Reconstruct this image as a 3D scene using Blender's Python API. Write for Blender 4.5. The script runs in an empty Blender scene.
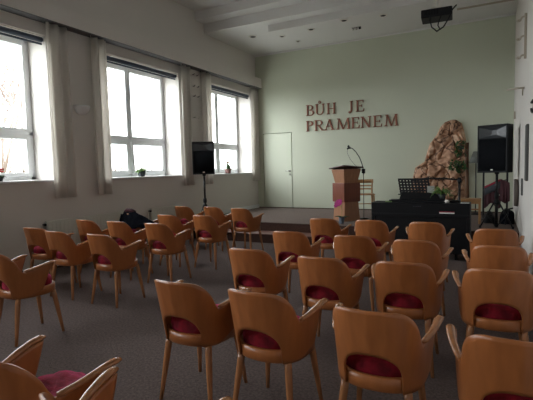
import bpy, bmesh, math, random
from mathutils import Vector, Matrix, noise
R = math.radians
random.seed(7)
scene = bpy.context.scene
COL = scene.collection

# ------------------------------------------------------------------ camera, light, exposure
cam_d = bpy.data.cameras.new('camera'); cam = bpy.data.objects.new('camera', cam_d); COL.objects.link(cam)
cam_d.sensor_width = 36; cam_d.lens = 432.0 / 533 * 36; cam_d.clip_start = 0.02; cam_d.clip_end = 300
_fw = Vector((-0.46614771, 0.88184828, -0.07106277)); _r = Vector((0.88462797, 0.46567305, -0.02412412)); _u = Vector((-0.01181821, 0.07410952, 0.99718008))
m3 = Matrix((_r, _u, -_fw)).transposed()
cam.matrix_world = Matrix.Translation((0, 0, 1.378)) @ m3.to_4x4()
scene.camera = cam

world = bpy.data.worlds.new('sky'); scene.world = world; world.use_nodes = True
wn = world.node_tree; wn.nodes.clear()
wo = wn.nodes.new('ShaderNodeOutputWorld'); wb = wn.nodes.new('ShaderNodeBackground')
wb.inputs[0].default_value = (0.94, 0.975, 1.0, 1)
# bright overcast sky, brighter around the veiled low sun in front-left of the windows
wt = wn.nodes.new('ShaderNodeTexCoord'); wd = wn.nodes.new('ShaderNodeVectorMath'); wd.operation = 'DOT_PRODUCT'
wd.inputs[1].default_value = Vector((-.72, -.58, .38)).normalized()
wm = wn.nodes.new('ShaderNodeMath'); wm.operation = 'MAXIMUM'; wm.inputs[1].default_value = 0
wp = wn.nodes.new('ShaderNodeMath'); wp.operation = 'POWER'; wp.inputs[1].default_value = 5
wa = wn.nodes.new('ShaderNodeMath'); wa.operation = 'MULTIPLY_ADD'; wa.inputs[1].default_value = 6; wa.inputs[2].default_value = 7
wn.links.new(wt.outputs['Generated'], wd.inputs[0]); wn.links.new(wd.outputs['Value'], wm.inputs[0]); wn.links.new(wm.outputs[0], wp.inputs[0])
wn.links.new(wp.outputs[0], wa.inputs[0]); wn.links.new(wa.outputs[0], wb.inputs[1])
wn.links.new(wb.outputs[0], wo.inputs[0])
scene.view_settings.view_transform = 'Standard'; scene.view_settings.look = 'None'
scene.view_settings.gamma = 1; scene.view_settings.use_curve_mapping = False
scene.view_settings.exposure = 0.52

XL, XR, YB, YF = -5.709, 0.342, 10.33, -4.6
XG = -6.12                                   # plane of the window frames
WINY = [(2.16 - 2.93 * 2, 4.15 - 2.93 * 2), (2.16 - 2.93, 4.15 - 2.93), (2.16, 4.15), (5.09, 7.09), (8.02, 10.02)]
ZS, ZT = 1.30, 3.36
for (a, b) in WINY:                          # sky portals in the window openings guide the daylight
    ld = bpy.data.lights.new('window_daylight', 'AREA'); ld.shape = 'RECTANGLE'; ld.size = b - a; ld.size_y = ZT - ZS
    lo = bpy.data.objects.new('window_daylight', ld); COL.objects.link(lo)
    lo.location = (-6.24, (a + b) / 2, (ZS + ZT) / 2); lo.rotation_euler = (R(90), 0, R(-90))
    ld.cycles.is_portal = True

# ------------------------------------------------------------------ materials
def mat(name, col, rough=.6, metal=0, spec=.5, bump=0, bscale=20, var=0, vscale=6, stretch=(1, 1, 1), col2=None, coat=0, sheen=0, trans=0):
    m = bpy.data.materials.new(name); m.use_nodes = True; nt = m.node_tree; b = nt.nodes['Principled BSDF']
    b.inputs['Base Color'].default_value = (*col, 1); b.inputs['Roughness'].default_value = rough
    b.inputs['Metallic'].default_value = metal; b.inputs['Specular IOR Level'].default_value = spec
    b.inputs['Coat Weight'].default_value = coat; b.inputs['Coat Roughness'].default_value = .15
    b.inputs['Sheen Weight'].default_value = sheen; b.inputs['Sheen Roughness'].default_value = .35
    tc = nt.nodes.new('ShaderNodeTexCoord'); mp = nt.nodes.new('ShaderNodeMapping'); mp.inputs['Scale'].default_value = stretch
    nt.links.new(tc.outputs['Object'], mp.inputs[0])
    if var:
        n = nt.nodes.new('ShaderNodeTexNoise'); n.inputs['Scale'].default_value = vscale; n.inputs['Detail'].default_value = 5
        nt.links.new(mp.outputs[0], n.inputs['Vector'])
        r = nt.nodes.new('ShaderNodeValToRGB'); r.color_ramp.elements[0].position = .3; r.color_ramp.elements[1].position = .7
        c2 = col2 or tuple(c * (1 - var) for c in col)
        r.color_ramp.elements[0].color = (*c2, 1); r.color_ramp.elements[1].color = (*col, 1)
        nt.links.new(n.outputs[0], r.inputs[0]); nt.links.new(r.outputs[0], b.inputs['Base Color'])
    if bump:
        n = nt.nodes.new('ShaderNodeTexNoise'); n.inputs['Scale'].default_value = bscale; n.inputs['Detail'].default_value = 4
        nt.links.new(mp.outputs[0], n.inputs['Vector'])
        bp = nt.nodes.new('ShaderNodeBump'); bp.inputs['Strength'].default_value = bump; bp.inputs['Distance'].default_value = .01
        nt.links.new(n.outputs[0], bp.inputs['Height']); nt.links.new(bp.outputs[0], b.inputs['Normal'])
    return m
M = {}
M['wall'] = mat('warm_white_paint', (.68, .645, .605), .75, var=.03, vscale=1.5, bump=.15, bscale=60)
M['sage'] = mat('sage_green_paint', (.60, .635, .505), .7, var=.03, vscale=1.2, bump=.12, bscale=60)
M['sage_door'] = mat('sage_green_door_paint', (.61, .645, .52), .7)
M['ceil'] = mat('ceiling_paint', (.74, .73, .71), .8, bump=.1, bscale=40)
M['carpet'] = mat('grey_carpet', (.168, .128, .118), .95, spec=.1, bump=1, bscale=120, var=.5, vscale=55)
M['stage_carpet'] = mat('brown_carpet', (.20, .155, .135), .95, spec=.15, bump=.6, bscale=300, var=.25, vscale=40)
M['riser'] = mat('step_carpet', (.085, .045, .035), .9, spec=.15, bump=.5, bscale=300, var=.3, vscale=40)
M['nosing'] = mat('step_edge', (.20, .10, .075), .6)
M['shell'] = mat('lacquered_plywood', (.42, .145, .045), .34, spec=.45, var=.18, vscale=9, stretch=(3.5, 3.5, .5), coat=.12)
M['shell_dark'] = mat('lacquered_plywood_darker', (.36, .12, .035), .34, spec=.45, var=.18, vscale=9, stretch=(3.5, 3.5, .5), coat=.12)
M['beech'] = mat('lacquered_beech', (.44, .185, .075), .22, spec=.5, var=.25, vscale=12, stretch=(3, 3, .6), coat=.3)
M['velvet'] = mat('burgundy_velvet', (.29, .010, .024), .8, spec=.2, bump=1, bscale=16, var=.65, vscale=16, stretch=(1, 2.2, 1), sheen=1)
M['velvet'].node_tree.nodes['Principled BSDF'].inputs['Sheen Tint'].default_value = (.9, .10, .28, 1)
M['white_plastic'] = mat('white_plastic', (.78, .80, .80), .35)
M['pelmet_shade'] = mat('dark_pelmet_shade', (.10, .095, .095), .8)
M['sill'] = mat('sill_stone', (.74, .74, .74), .4)
M['blind'] = mat('slate_blind_fabric', (.055, .075, .11), .7)
M['rail'] = mat('pale_metal', (.75, .72, .66), .4)
M['rad'] = mat('radiator_enamel', (.66, .645, .58), .45)
M['black'] = mat('black_plastic', (.009, .010, .012), .6, spec=.3, bump=.2, bscale=120)
M['grille'] = mat('black_grille', (.007, .008, .010), .9, spec=.1, bump=.5, bscale=400)
M['horn'] = mat('horn_plastic', (.05, .055, .06), .35)
M['blackmetal'] = mat('black_metal', (.012, .012, .014), .35, metal=.3)
M['piano'] = mat('black_satin_lacquer', (.004, .0045, .006), .5, spec=.25)
M['chrome'] = mat('chrome', (.75, .75, .75), .2, metal=1)
M['letter'] = mat('mahogany_letter', (.28, .105, .06), .6)
M['lect_light'] = mat('peach_veneer', (.42, .20, .105), .45, var=.2, vscale=8, stretch=(4, 4, .5))
M['lect_red'] = mat('red_brown_veneer', (.24, .065, .032), .4, var=.3, vscale=8, stretch=(4, 4, .5))
M['lect_top'] = mat('dark_brown_board', (.07, .025, .02), .4)
M['pine'] = mat('light_wood', (.47, .25, .105), .4, var=.25, vscale=10, stretch=(3, 3, .6))
M['oldwood'] = mat('brown_wood', (.16, .075, .035), .6, var=.4, vscale=10, stretch=(3, 3, .6), bump=.5, bscale=30)
M['leaf'] = mat('green_leaf', (.035, .10, .022), .5, var=.4, vscale=20)
M['leaf_light'] = mat('light_green_leaf', (.14, .27, .06), .5, var=.4, vscale=20)
M['magenta'] = mat('magenta_petal', (.55, .03, .28), .5)
M['pink'] = mat('yellow_pink_centre', (.75, .35, .25), .5)
M['red'] = mat('red_petal', (.5, .03, .03), .5)
M['pot_dark'] = mat('dark_pot', (.03, .035, .04), .5)
M['pot_red'] = mat('red_brown_pot', (.13, .055, .045), .6)
M['pot_grey'] = mat('blue_grey_pot', (.16, .20, .26), .5)
M['soil'] = mat('soil', (.03, .02, .015), .9)
M['navy'] = mat('navy_cloth', (.005, .006, .010), .9, spec=.08, bump=.6, bscale=30)
M['maroon'] = mat('maroon_cloth', (.055, .012, .018), .8, bump=.5, bscale=25)
M['redtrim'] = mat('red_trim', (.30, .015, .035), .7)
M['greycloth'] = mat('dark_grey_cloth', (.05, .055, .065), .8, bump=.5, bscale=40)
M['paper'] = mat('white_paper', (.75, .75, .75), .7)
M['greenbook'] = mat('green_cover', (.16, .26, .09), .6)
M['photo'] = mat('grey_card', (.36, .37, .34), .6)
M['shadow_brown'] = mat('dark_shadow_brown', (.07, .05, .04), .7)
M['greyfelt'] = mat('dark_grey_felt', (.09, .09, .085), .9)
M['lampshade'] = mat('grey_lampshade', (.16, .17, .15), .7)
M['white_key'] = mat('ivory_white', (.75, .75, .72), .4)
M['door_gap'] = mat('shadow_gap', (.02, .02, .016), .9)
M['cream'] = mat('cream_metal', (.42, .37, .29), .5)
M['grass'] = mat('pale_snowy_grass', (.42, .42, .38), .9, var=.3, vscale=3)
M['reed'] = mat('dry_reed', (.13, .085, .05), .9, var=.4, vscale=4)
M['bark'] = mat('bare_bark', (.26, .21, .18), .9)
# curtain: thin fabric that lets some light through
def curtain_mat():
    m = bpy.data.materials.new('off_white_curtain'); m.use_nodes = True; nt = m.node_tree; nt.nodes.clear()
    o = nt.nodes.new('ShaderNodeOutputMaterial'); d = nt.nodes.new('ShaderNodeBsdfDiffuse'); t = nt.nodes.new('ShaderNodeBsdfTranslucent'); x = nt.nodes.new('ShaderNodeMixShader')
    d.inputs[0].default_value = (.80, .77, .73, 1); t.inputs[0].default_value = (.82, .79, .74, 1); x.inputs[0].default_value = .48
    nt.links.new(d.outputs[0], x.inputs[1]); nt.links.new(t.outputs[0], x.inputs[2]); nt.links.new(x.outputs[0], o.inputs[0]); return m
M['curtain'] = curtain_mat()
def glass_mat():
    m = bpy.data.materials.new('clear_window_glass'); m.use_nodes = True; nt = m.node_tree; nt.nodes.clear()
    o = nt.nodes.new('ShaderNodeOutputMaterial'); d = nt.nodes.new('ShaderNodeBsdfTransparent'); t = nt.nodes.new('ShaderNodeBsdfGlossy'); x = nt.nodes.new('ShaderNodeMixShader')
    d.inputs[0].default_value = (.96, .97, .97, 1); t.inputs['Roughness'].default_value = .02
    x.inputs[0].default_value = .06; nt.links.new(d.outputs[0], x.inputs[1]); nt.links.new(t.outputs[0], x.inputs[2]); nt.links.new(x.outputs[0], o.inputs[0]); return m
M['glass'] = glass_mat()
def rock_mat():
    m = mat('painted_rock', (.50, .27, .17), .75, bump=.5, bscale=14); nt = m.node_tree; b = nt.nodes['Principled BSDF']
    tc = nt.nodes.new('ShaderNodeTexCoord')
    n = nt.nodes.new('ShaderNodeTexNoise'); n.inputs['Scale'].default_value = 7; n.inputs['Detail'].default_value = 6; nt.links.new(tc.outputs['Object'], n.inputs['Vector'])
    r = nt.nodes.new('ShaderNodeValToRGB'); e = r.color_ramp.elements
    e[0].position = .25; e[0].color = (.34, .18, .11, 1); e[1].position = .72; e[1].color = (.66, .46, .32, 1)
    k = e.new(.5); k.color = (.48, .27, .165, 1)
    nt.links.new(n.outputs[0], r.inputs[0])
    mixv = nt.nodes.new('ShaderNodeMix'); mixv.data_type = 'VECTOR'; mixv.inputs[0].default_value = .14
    nt.links.new(tc.outputs['Object'], mixv.inputs[4]); nt.links.new(n.outputs['Color'], mixv.inputs[5])
    v = nt.nodes.new('ShaderNodeTexVoronoi'); v.feature = 'DISTANCE_TO_EDGE'; v.inputs['Scale'].default_value = 3.3
    nt.links.new(mixv.outputs[1], v.inputs['Vector'])
    r2 = nt.nodes.new('ShaderNodeValToRGB'); r2.color_ramp.elements[0].position = .0; r2.color_ramp.elements[0].color = (.08, .035, .025, 1)
    r2.color_ramp.elements[1].position = .045; r2.color_ramp.elements[1].color = (1, 1, 1, 1)
    nt.links.new(v.outputs['Distance'], r2.inputs[0])
    mx = nt.nodes.new('ShaderNodeMix'); mx.data_type = 'RGBA'; mx.blend_type = 'MULTIPLY'; mx.inputs[0].default_value = 1
    nt.links.new(r.outputs[0], mx.inputs[6]); nt.links.new(r2.outputs[0], mx.inputs[7]); nt.links.new(mx.outputs[2], b.inputs['Base Color'])
    return m
M['rock'] = rock_mat()

# ------------------------------------------------------------------ mesh helpers
class MB:
    def __init__(s): s.bm = bmesh.new()
    def box(s, x0, x1, y0, y1, z0, z1, mtx=None):
        vs = [s.bm.verts.new(mtx @ Vector(v) if mtx else v) for v in
              [(x0, y0, z0), (x1, y0, z0), (x1, y1, z0), (x0, y1, z0), (x0, y0, z1), (x1, y0, z1), (x1, y1, z1), (x0, y1, z1)]]
        for f in [(0, 3, 2, 1), (4, 5, 6, 7), (0, 1, 5, 4), (1, 2, 6, 5), (2, 3, 7, 6), (3, 0, 4, 7)]: s.bm.faces.new([vs[i] for i in f])
        return s
    def tube(s, pts, rad, n=8, cap=True, flat=None):
        """tube through pts; rad number or list; flat=(w,h,up) gives an elliptical section"""
        pts = [Vector(p) for p in pts]; rings = []
        for i, p in enumerate(pts):
            a = pts[max(i - 1, 0)]; b = pts[min(i + 1, len(pts) - 1)]; t = (b - a).normalized()
            up = Vector((0, 0, 1)) if abs(t.z) < .95 else Vector((1, 0, 0))
            u = t.cross(up).normalized(); w = u.cross(t).normalized()
            r = rad[i] if isinstance(rad, (list, tuple)) else rad
            if isinstance(r, tuple): ru, rw = r
            else: ru = rw = r
            rings.append([s.bm.verts.new(p + u * math.cos(2 * math.pi * k / n) * ru + w * math.sin(2 * math.pi * k / n) * rw) for k in range(n)])
        for i in range(len(rings) - 1):
            for k in range(n):
                s.bm.faces.new([rings[i][k], rings[i][(k + 1) % n], rings[i + 1][(k + 1) % n], rings[i + 1][k]])
        if cap: s.bm.faces.new(rings[0][::-1]); s.bm.faces.new(rings[-1])
        return s
    def lathe(s, prof, c=(0, 0, 0), n=20, axis=None):
        c = Vector(c); rings = []
        q = axis.to_track_quat('Z', 'Y').to_matrix() if axis else Matrix.Identity(3)
        for r, z in prof:
            rings.append([s.bm.verts.new(c + q @ Vector((r * math.cos(2 * math.pi * k / n), r * math.sin(2 * math.pi * k / n), z))) for k in range(n)])
        for i in range(len(rings) - 1):
            for k in range(n): s.bm.faces.new([rings[i][k], rings[i][(k + 1) % n], rings[i + 1][(k + 1) % n], rings[i + 1][k]])
        s.bm.faces.new(rings[0][::-1]); s.bm.faces.new(rings[-1]); return s
    def prism(s, poly, y0, y1, mtx=None):
        """polygon in XZ extruded along Y"""
        A = [s.bm.verts.new(mtx @ Vector((x, y0, z)) if mtx else (x, y0, z)) for x, z in poly]
        B = [s.bm.verts.new(mtx @ Vector((x, y1, z)) if mtx else (x, y1, z)) for x, z in poly]
        n = len(poly); s.bm.faces.new(A); s.bm.faces.new(B[::-1])
        for i in range(n): s.bm.faces.new([A[i], B[i], B[(i + 1) % n], A[(i + 1) % n]])
        return s
    def quad(s, pts): s.bm.faces.new([s.bm.verts.new(p) for p in pts]); return s
    def grid(s, fn, nu, nv, closed=False):
        V = [[s.bm.verts.new(fn(i / nu, j / nv)) for j in range(nv + 1)] for i in range(nu + 1)]
        for i in range(nu):
            for j in range(nv): s.bm.faces.new([V[i][j], V[i + 1][j], V[i + 1][j + 1], V[i][j + 1]])
        return V
    def build(s, name, m, parent=None, smooth=False, bevel=0, sub=0, loc=None, solid=0, seg=2):
        bmesh.ops.recalc_face_normals(s.bm, faces=s.bm.faces)
        me = bpy.data.meshes.new(name); s.bm.to_mesh(me); s.bm.free()
        for mm in (m if isinstance(m, list) else [m]): me.materials.append(mm)
        o = bpy.data.objects.new(name, me); COL.objects.link(o)
        if smooth:
            for p in me.polygons: p.use_smooth = True
        if parent: o.parent = parent
        if loc: o.location = loc
        if solid: md = o.modifiers.new('thick', 'SOLIDIFY'); md.thickness = solid; md.offset = 0
        if bevel: md = o.modifiers.new('bevel', 'BEVEL'); md.width = bevel; md.segments = seg; md.limit_method = 'ANGLE'; md.angle_limit = R(40)
        if sub: md = o.modifiers.new('sub', 'SUBSURF'); md.levels = sub; md.render_levels = sub
        return o
def tag(o, label=None, cat=None, group=None, kind=None):
    if label: o['label'] = label
    if cat: o['category'] = cat
    if group: o['group'] = group
    if kind: o['kind'] = kind
    return o
def empty(name, loc=(0, 0, 0), rz=0, label=None, cat=None, group=None):
    o = bpy.data.objects.new(name, None); COL.objects.link(o); o.location = loc; o.rotation_euler = (0, 0, rz); o.empty_display_size = .1
    return tag(o, label, cat, group)
def copy_tree(o, parent=None):
    c = o.copy(); COL.objects.link(c)
    if parent: c.parent = parent
    for ch in [k for k in COL.objects if k.parent == o]: copy_tree(ch, c)
    return c
def struct(mb, name, m, parent=None, **k):
    o = mb.build(name, m, parent, **k); o['kind'] = 'structure'; return o

# ------------------------------------------------------------------ room shell
STZ = .34; Y1, Y2 = 7.08, 7.46; CZ = 4.78
struct(MB().box(XL - .5, XR + .2, YF - .2, YB + .2, -.15, 0), 'floor', M['carpet'])
b = MB().box(XL, XR, Y2, YB, 0, STZ - .012)
stage = struct(b, 'floor_stage', M['riser'])
struct(MB().box(XL, XR, Y2 - .012, YB, STZ - .012, STZ), 'floor_stage_carpet', M['stage_carpet'])
struct(MB().box(XL, -1.72, Y1, Y2, 0, .155), 'floor_step', M['riser'])
struct(MB().box(XL, -1.72, Y1 - .012, Y2, .155, .17), 'floor_step_tread', M['nosing'])
# left wall with five window openings
b = MB(); xo = XL - .5
b.box(xo, XL, YF, YB + .2, 0, ZS - .03)
b.box(xo, XL, YF, YB + .2, ZT, CZ + .1)
ys = [YF] + [v for w in WINY for v in w] + [YB + .2]
for i in range(0, len(ys), 2): b.box(xo, XL, ys[i], ys[i + 1], ZS - .03, ZT)
struct(b, 'wall_left', M['wall'])
struct(MB().box(XR, XR + .2, YF, YB + .2, 0, CZ + .1), 'wall_right', M['wall'])
struct(MB().box(xo, XR + .2, YF - .2, YF, 0, CZ + .1), 'wall_front', M['wall'])
# back wall round the door
DX0, DX1, DZ = -5.51, -4.69, STZ + 1.97
b = MB(); g = .015
b.box(xo, DX0 - g, YB, YB + .2, 0, CZ + .1); b.box(DX1 + g, XR + .2, YB, YB + .2, 0, CZ + .1); b.box(DX0 - g, DX1 + g, YB, YB + .2, DZ + g, CZ + .1); b.box(DX0 - g, DX1 + g, YB, YB + .2, 0, STZ)
struct(b, 'wall_back', M['sage'])
struct(MB().box(DX0 - .1, DX1 + .1, YB + .2, YB + .25, STZ - .1, DZ + .1), 'trim_1', M['door_gap'])
dr = struct(MB().box(DX0, DX1, YB - .004, YB + .04, STZ + .012, DZ), 'door_1', M['sage_door'], bevel=.003)
hb = MB(); hb.lathe([(.026, 0), (.026, .01), (.012, .012), (.012, .045)], (DX1 - .05, YB - .004, 1.32), 14, Vector((0, -1, 0)))
hb.tube([(DX1 - .05, YB - .045, 1.32), (DX1 - .09, YB - .05, 1.32), (DX1 - .16, YB - .048, 1.315)], .009)
h = hb.build('door_handle', M['chrome'], dr, smooth=True)
MB().box(DX1 - .066, DX1 - .034, YB - .009, YB - .003, 1.20, 1.255).build('keyhole_plate', M['chrome'], dr)
# ceiling: higher over the hall, steps down to the stage, sloping soffit over the stage
b = MB(); t = 5.1
b.box(xo, XR + .2, YF, 7.74, CZ, t); b.box(xo, XR + .2, 7.74, 8.04, 4.6, t)
b.box(xo, XR + .2, 8.04, YB + .2, 4.4, t)
struct(b, 'ceiling', M['ceil'])
b = MB()
vs = [b.bm.verts.new(p) for x in (-4.25, XR) for p in ((x, 8.30, 4.4), (x, 8.30, 4.26), (x, YB, 4.3995), (x, YB, 4.4))]
b.bm.faces.new(vs[:4]); b.bm.faces.new(vs[4:][::-1])
for k in range(4): b.bm.faces.new([vs[k], vs[(k + 1) % 4], vs[4 + (k + 1) % 4], vs[4 + k]])
struct(b, 'ceiling_soffit', M['ceil'])
struct(MB().box(XL, XR, YB - .035, YB, 4.365, 4.4), 'trim_2', M['ceil'], bevel=.008)
# pelmet over the windows
struct(MB().box(XL, XL + .185, YF, YB, 3.535, 3.78), 'trim_3', M['wall'], bevel=.004)
struct(MB().box(XL + .002, XL + .18, YF, YB, 3.528, 3.535), 'trim_4', M['pelmet_shade'])  # added dark strip, its colour stands in for shade under the pelmet
# baseboards
struct(MB().box(XL, XL + .03, Y2 + .03, YB, STZ, STZ + .09), 'baseboard_left', M['white_plastic'], bevel=.004)
struct(MB().box(XL + .03, XR, YB - .012, YB, STZ, STZ + .02), 'baseboard_back', M['riser'])
struct(MB().box(XL, XL + .015, YF, Y1 - .012, 0, .07), 'baseboard_side', M['riser'])

# windows
for i, (a, c) in enumerate(WINY):
    mid = (a + c) / 2; x0, x1 = XG - .06, XG
    f = MB()
    f.box(x0, x1, a, a + .065, ZS, ZT); f.box(x0, x1, c - .065, c, ZS, ZT); f.box(x0, x1, a, c, ZS, ZS + .06); f.box(x0, x1, a, c, ZT - .06, ZT)
    f.box(x0, x1, a, c, 1.955, 2.02)             # transom
    f.box(x0, x1, mid - .022, mid + .022, 2.0, ZT); f.box(x0, x1, mid - .035, mid + .035, ZS, 1.97)
    w = struct(f, 'window_%d' % (i + 1), M['white_plastic'], bevel=.006)
    for (ya, yb, za, zb, k) in [(a + .06, mid - .03, ZS + .055, 1.96, .06), (mid + .03, c - .06, ZS + .055, 1.96, .06), (a + .06, mid - .02, 2.015, ZT - .055, .045), (mid + .02, c - .06, 2.015, ZT - .055, .045)]:
        s = MB(); xx0, xx1 = XG - .05, XG + .015
        s.box(xx0, xx1, ya, ya + k, za, zb); s.box(xx0, xx1, yb - k, yb, za, zb); s.box(xx0, xx1, ya + k, yb - k, za, za + k); s.box(xx0, xx1, ya + k, yb - k, zb - k, zb)
        so = s.build('window_sash', M['white_plastic'], w, bevel=.004)
        MB().box(XG - .03, XG - .024, ya + k, yb - k, za + k, zb - k).build('window_pane', M['glass'], so)
        if za > 2.0 and False: pass
    for yy in (mid - .32, mid + .32):
        hh = MB(); hh.box(XG + .015, XG + .03, yy - .015, yy + .015, 1.93, 1.955); hh.box(XG + .028, XG + .04, yy - .06, yy + .01, 1.934, 1.95)
        hh.build('window_handle', M['white_plastic'], w)
    # sill board
    s = MB().box(XG, XL + .035, a - .0, c + .0, ZS - .03, ZS)
    so = s.build('window_sill', M['sill'], w, bevel=.006)

# roller blinds: rolled up at the top of three openings
BL = ['leftmost slate roller blind rolled up above the window cut by the left edge', 'slate roller blind rolled up above the middle window', 'slate roller blind rolled up above the window beside the back wall']
bp = None
for j, i in enumerate((2, 3, 4)):
    a, c = WINY[i]
    root = empty('roller_blind', (XL - .07, (a + c) / 2, 3.30), 0, BL[j], 'blind', 'roller blinds above the windows')
    hw = (c - a) / 2 - .014
    MB().tube([(0, -hw, .008), (0, hw, .008)], .037, 16).build('rolled_fabric', M['blind'], root, smooth=True)
    MB().box(-.010, .010, -hw, hw, -.066, -.038).build('bottom_rail', M['blind'], root, bevel=.004)
    MB().box(.033, .045, -hw, hw, .04, .059).build('mounting_rail', M['rail'], root, bevel=.002)
    MB().box(-.03, .03, hw, hw + .012, -.02, .058).build('end_bracket', M['white_plastic'], root)
    MB().box(-.03, .03, -hw - .012, -hw, -.02, .058).build('end_bracket', M['white_plastic'], root)

# curtains hanging from the pelmet
def curtain(y0, y1, zb, label, waves=3, seed=0):
    b = MB(); L = y1 - y0
    def fn(u, v):
        z = 3.527 - v * (3.527 - zb); y = y0 + u * L
        amp = .022 + .012 * v
        x = XL + .075 + amp * math.sin(u * waves * 2 * math.pi + seed) + .008 * math.sin(u * 17 + v * 3 + seed)
        y += .012 * math.sin(v * 5 + seed + u * 9) * v
        return (x, y, z)
    b.grid(fn, 44, 16)
    return tag(b.build('curtain', M['curtain'], smooth=True, solid=.004), label, 'curtain', 'narrow off-white curtains between the windows')
curtain(4.10, 4.47, 1.03, 'narrow off-white curtain hanging right of the leftmost window', 2.5, .4)
curtain(4.86, 5.20, 1.03, 'narrow off-white curtain hanging left of the middle window', 2.5, 2)
curtain(7.06, 7.42, 1.08, 'narrow off-white curtain right of the middle window, behind the tripod speaker', 2.5, 1)
curtain(7.80, 8.14, 1.08, 'narrow off-white curtain left of the window nearest the back wall', 2.5, 3)
curtain(9.96, 10.28, 1.08, 'off-white curtain hanging in the corner beside the sage back wall', 2.5, 5)
# behind the camera the same pair per pier is not seen and left out

# ------------------------------------------------------------------ radiators
def radiator(y0, y1, z0, z1, label):
    root = empty('radiator', (XL + .004, (y0 + y1) / 2, z0), 0, label, 'radiator', 'cream panel radiators under the windows')
    L = (y1 - y0) / 2; H = z1 - z0
    b = MB(); n = int(2 * L / .066)
    b.box(.045, .06, -L, L, 0, H)
    for k in range(n):
        y = -L + .033 + k * (2 * L - .066) / (n - 1); b.box(.06, .068, y - .02, y + .02, .03, H - .03)
    b.build('front_panel', M['rad'], root, bevel=.005, seg=1)
    g_ = MB(); g_.box(.03, .125, -L, -L + .006, 0, H); g_.box(.03, .06, L - .006, L, 0, H)
    MB().box(.02, .062, -L, L, H - .012, H).build('top_grille', M['rad'], root, bevel=.004)
    MB().box(0, .045, -L + .25, -L + .28, .1, H - .1).box(0, .045, L - .28, L - .25, .1, H - .1).build('wall_bracket', M['rad'], root)
    v = MB(); v.tube([(.04, -L, H - .045), (.04, -L - .045, H - .045)], .012); v.lathe([(.012, 0), (.016, .01), (.016, .03), (.012, .035)], (.06, -L - .035, H - .045), 14, Vector((1, 0, 0)))
    v.build('valve', M['black'], root, smooth=True)
    v = MB(); v.tube([(.04, -L - .06, H - .06), (.04, -L - .06, -z0 + .0)], .01); v.build('pipe', M['rad'], root, smooth=True)
radiator(3.95, 5.55, .12, .71, 'cream panel radiator behind the two leftmost chairs by the wall')
radiator(6.08, 7.0, .12, .70, 'cream panel radiator behind the jacket, in front of the stage step')
radiator(-.6, 1.0, .12, .71, 'cream panel radiator low on the left wall near the back of the hall')
b = MB(); b.tube([(XL + .03, 3.6, .04), (XL + .03, 7.0, .04)], .009); tag(b.build('heating_pipe', M['rad'], smooth=True), 'thin cream heating pipe low along the left wall', 'pipe')

# round vent on the pier
b = MB(); 
for (r0, r1, z0_, z1_) in [(.135 * math.cos(R(10 * k)), .135 * math.cos(R(10 * k + 10)), 2.43 - .14 * math.sin(R(10 * k)), 2.43 - .14 * math.sin(R(10 * k + 10))) for k in range(9)]:
    A = [b.bm.verts.new((XL + r0 * math.sin(R(10 * q)), 4.69 + r0 * math.cos(R(10 * q)), z0_)) for q in range(19)]; B = [b.bm.verts.new((XL + r1 * math.sin(R(10 * q)), 4.69 + r1 * math.cos(R(10 * q)), z1_)) for q in range(19)]
    for q in range(18): b.bm.faces.new([A[q], A[q + 1], B[q + 1], B[q]])
bmesh.ops.remove_doubles(b.bm, verts=b.bm.verts, dist=.0005)
tag(b.build('wall_lamp', M['white_plastic'], smooth=True, solid=.006), 'white half-bowl wall light between the two nearer windows', 'lamp')

# hooks on the pier between middle and far windows
for z, yy in ((3.42, 7.62), (3.18, 7.63), (2.97, 7.63), (2.52, 7.62)):
    root = empty('wall_hook', (XL, yy, z), 0, {3.42: 'topmost small dark hook on the pier above the tripod speaker', 3.18: 'small dark hook second from the top on the pier', 2.97: 'small dark hook third from the top on the pier', 2.52: 'lowest hook rail on the pier, just above the tripod speaker'}[z], 'hook', 'hooks on the pier between the windows')
    MB().box(0, .012, -.09, .09, -.012, .012).build('rail', M['wall'], root, bevel=.003)
    for s in (-.07, .07):
        MB().tube([(.012, s, 0), (.05, s, -.005), (.065, s, .02)], .008).build('hook', M['blackmetal'] if z > 2.8 else M['rad'], root, smooth=True)

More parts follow.
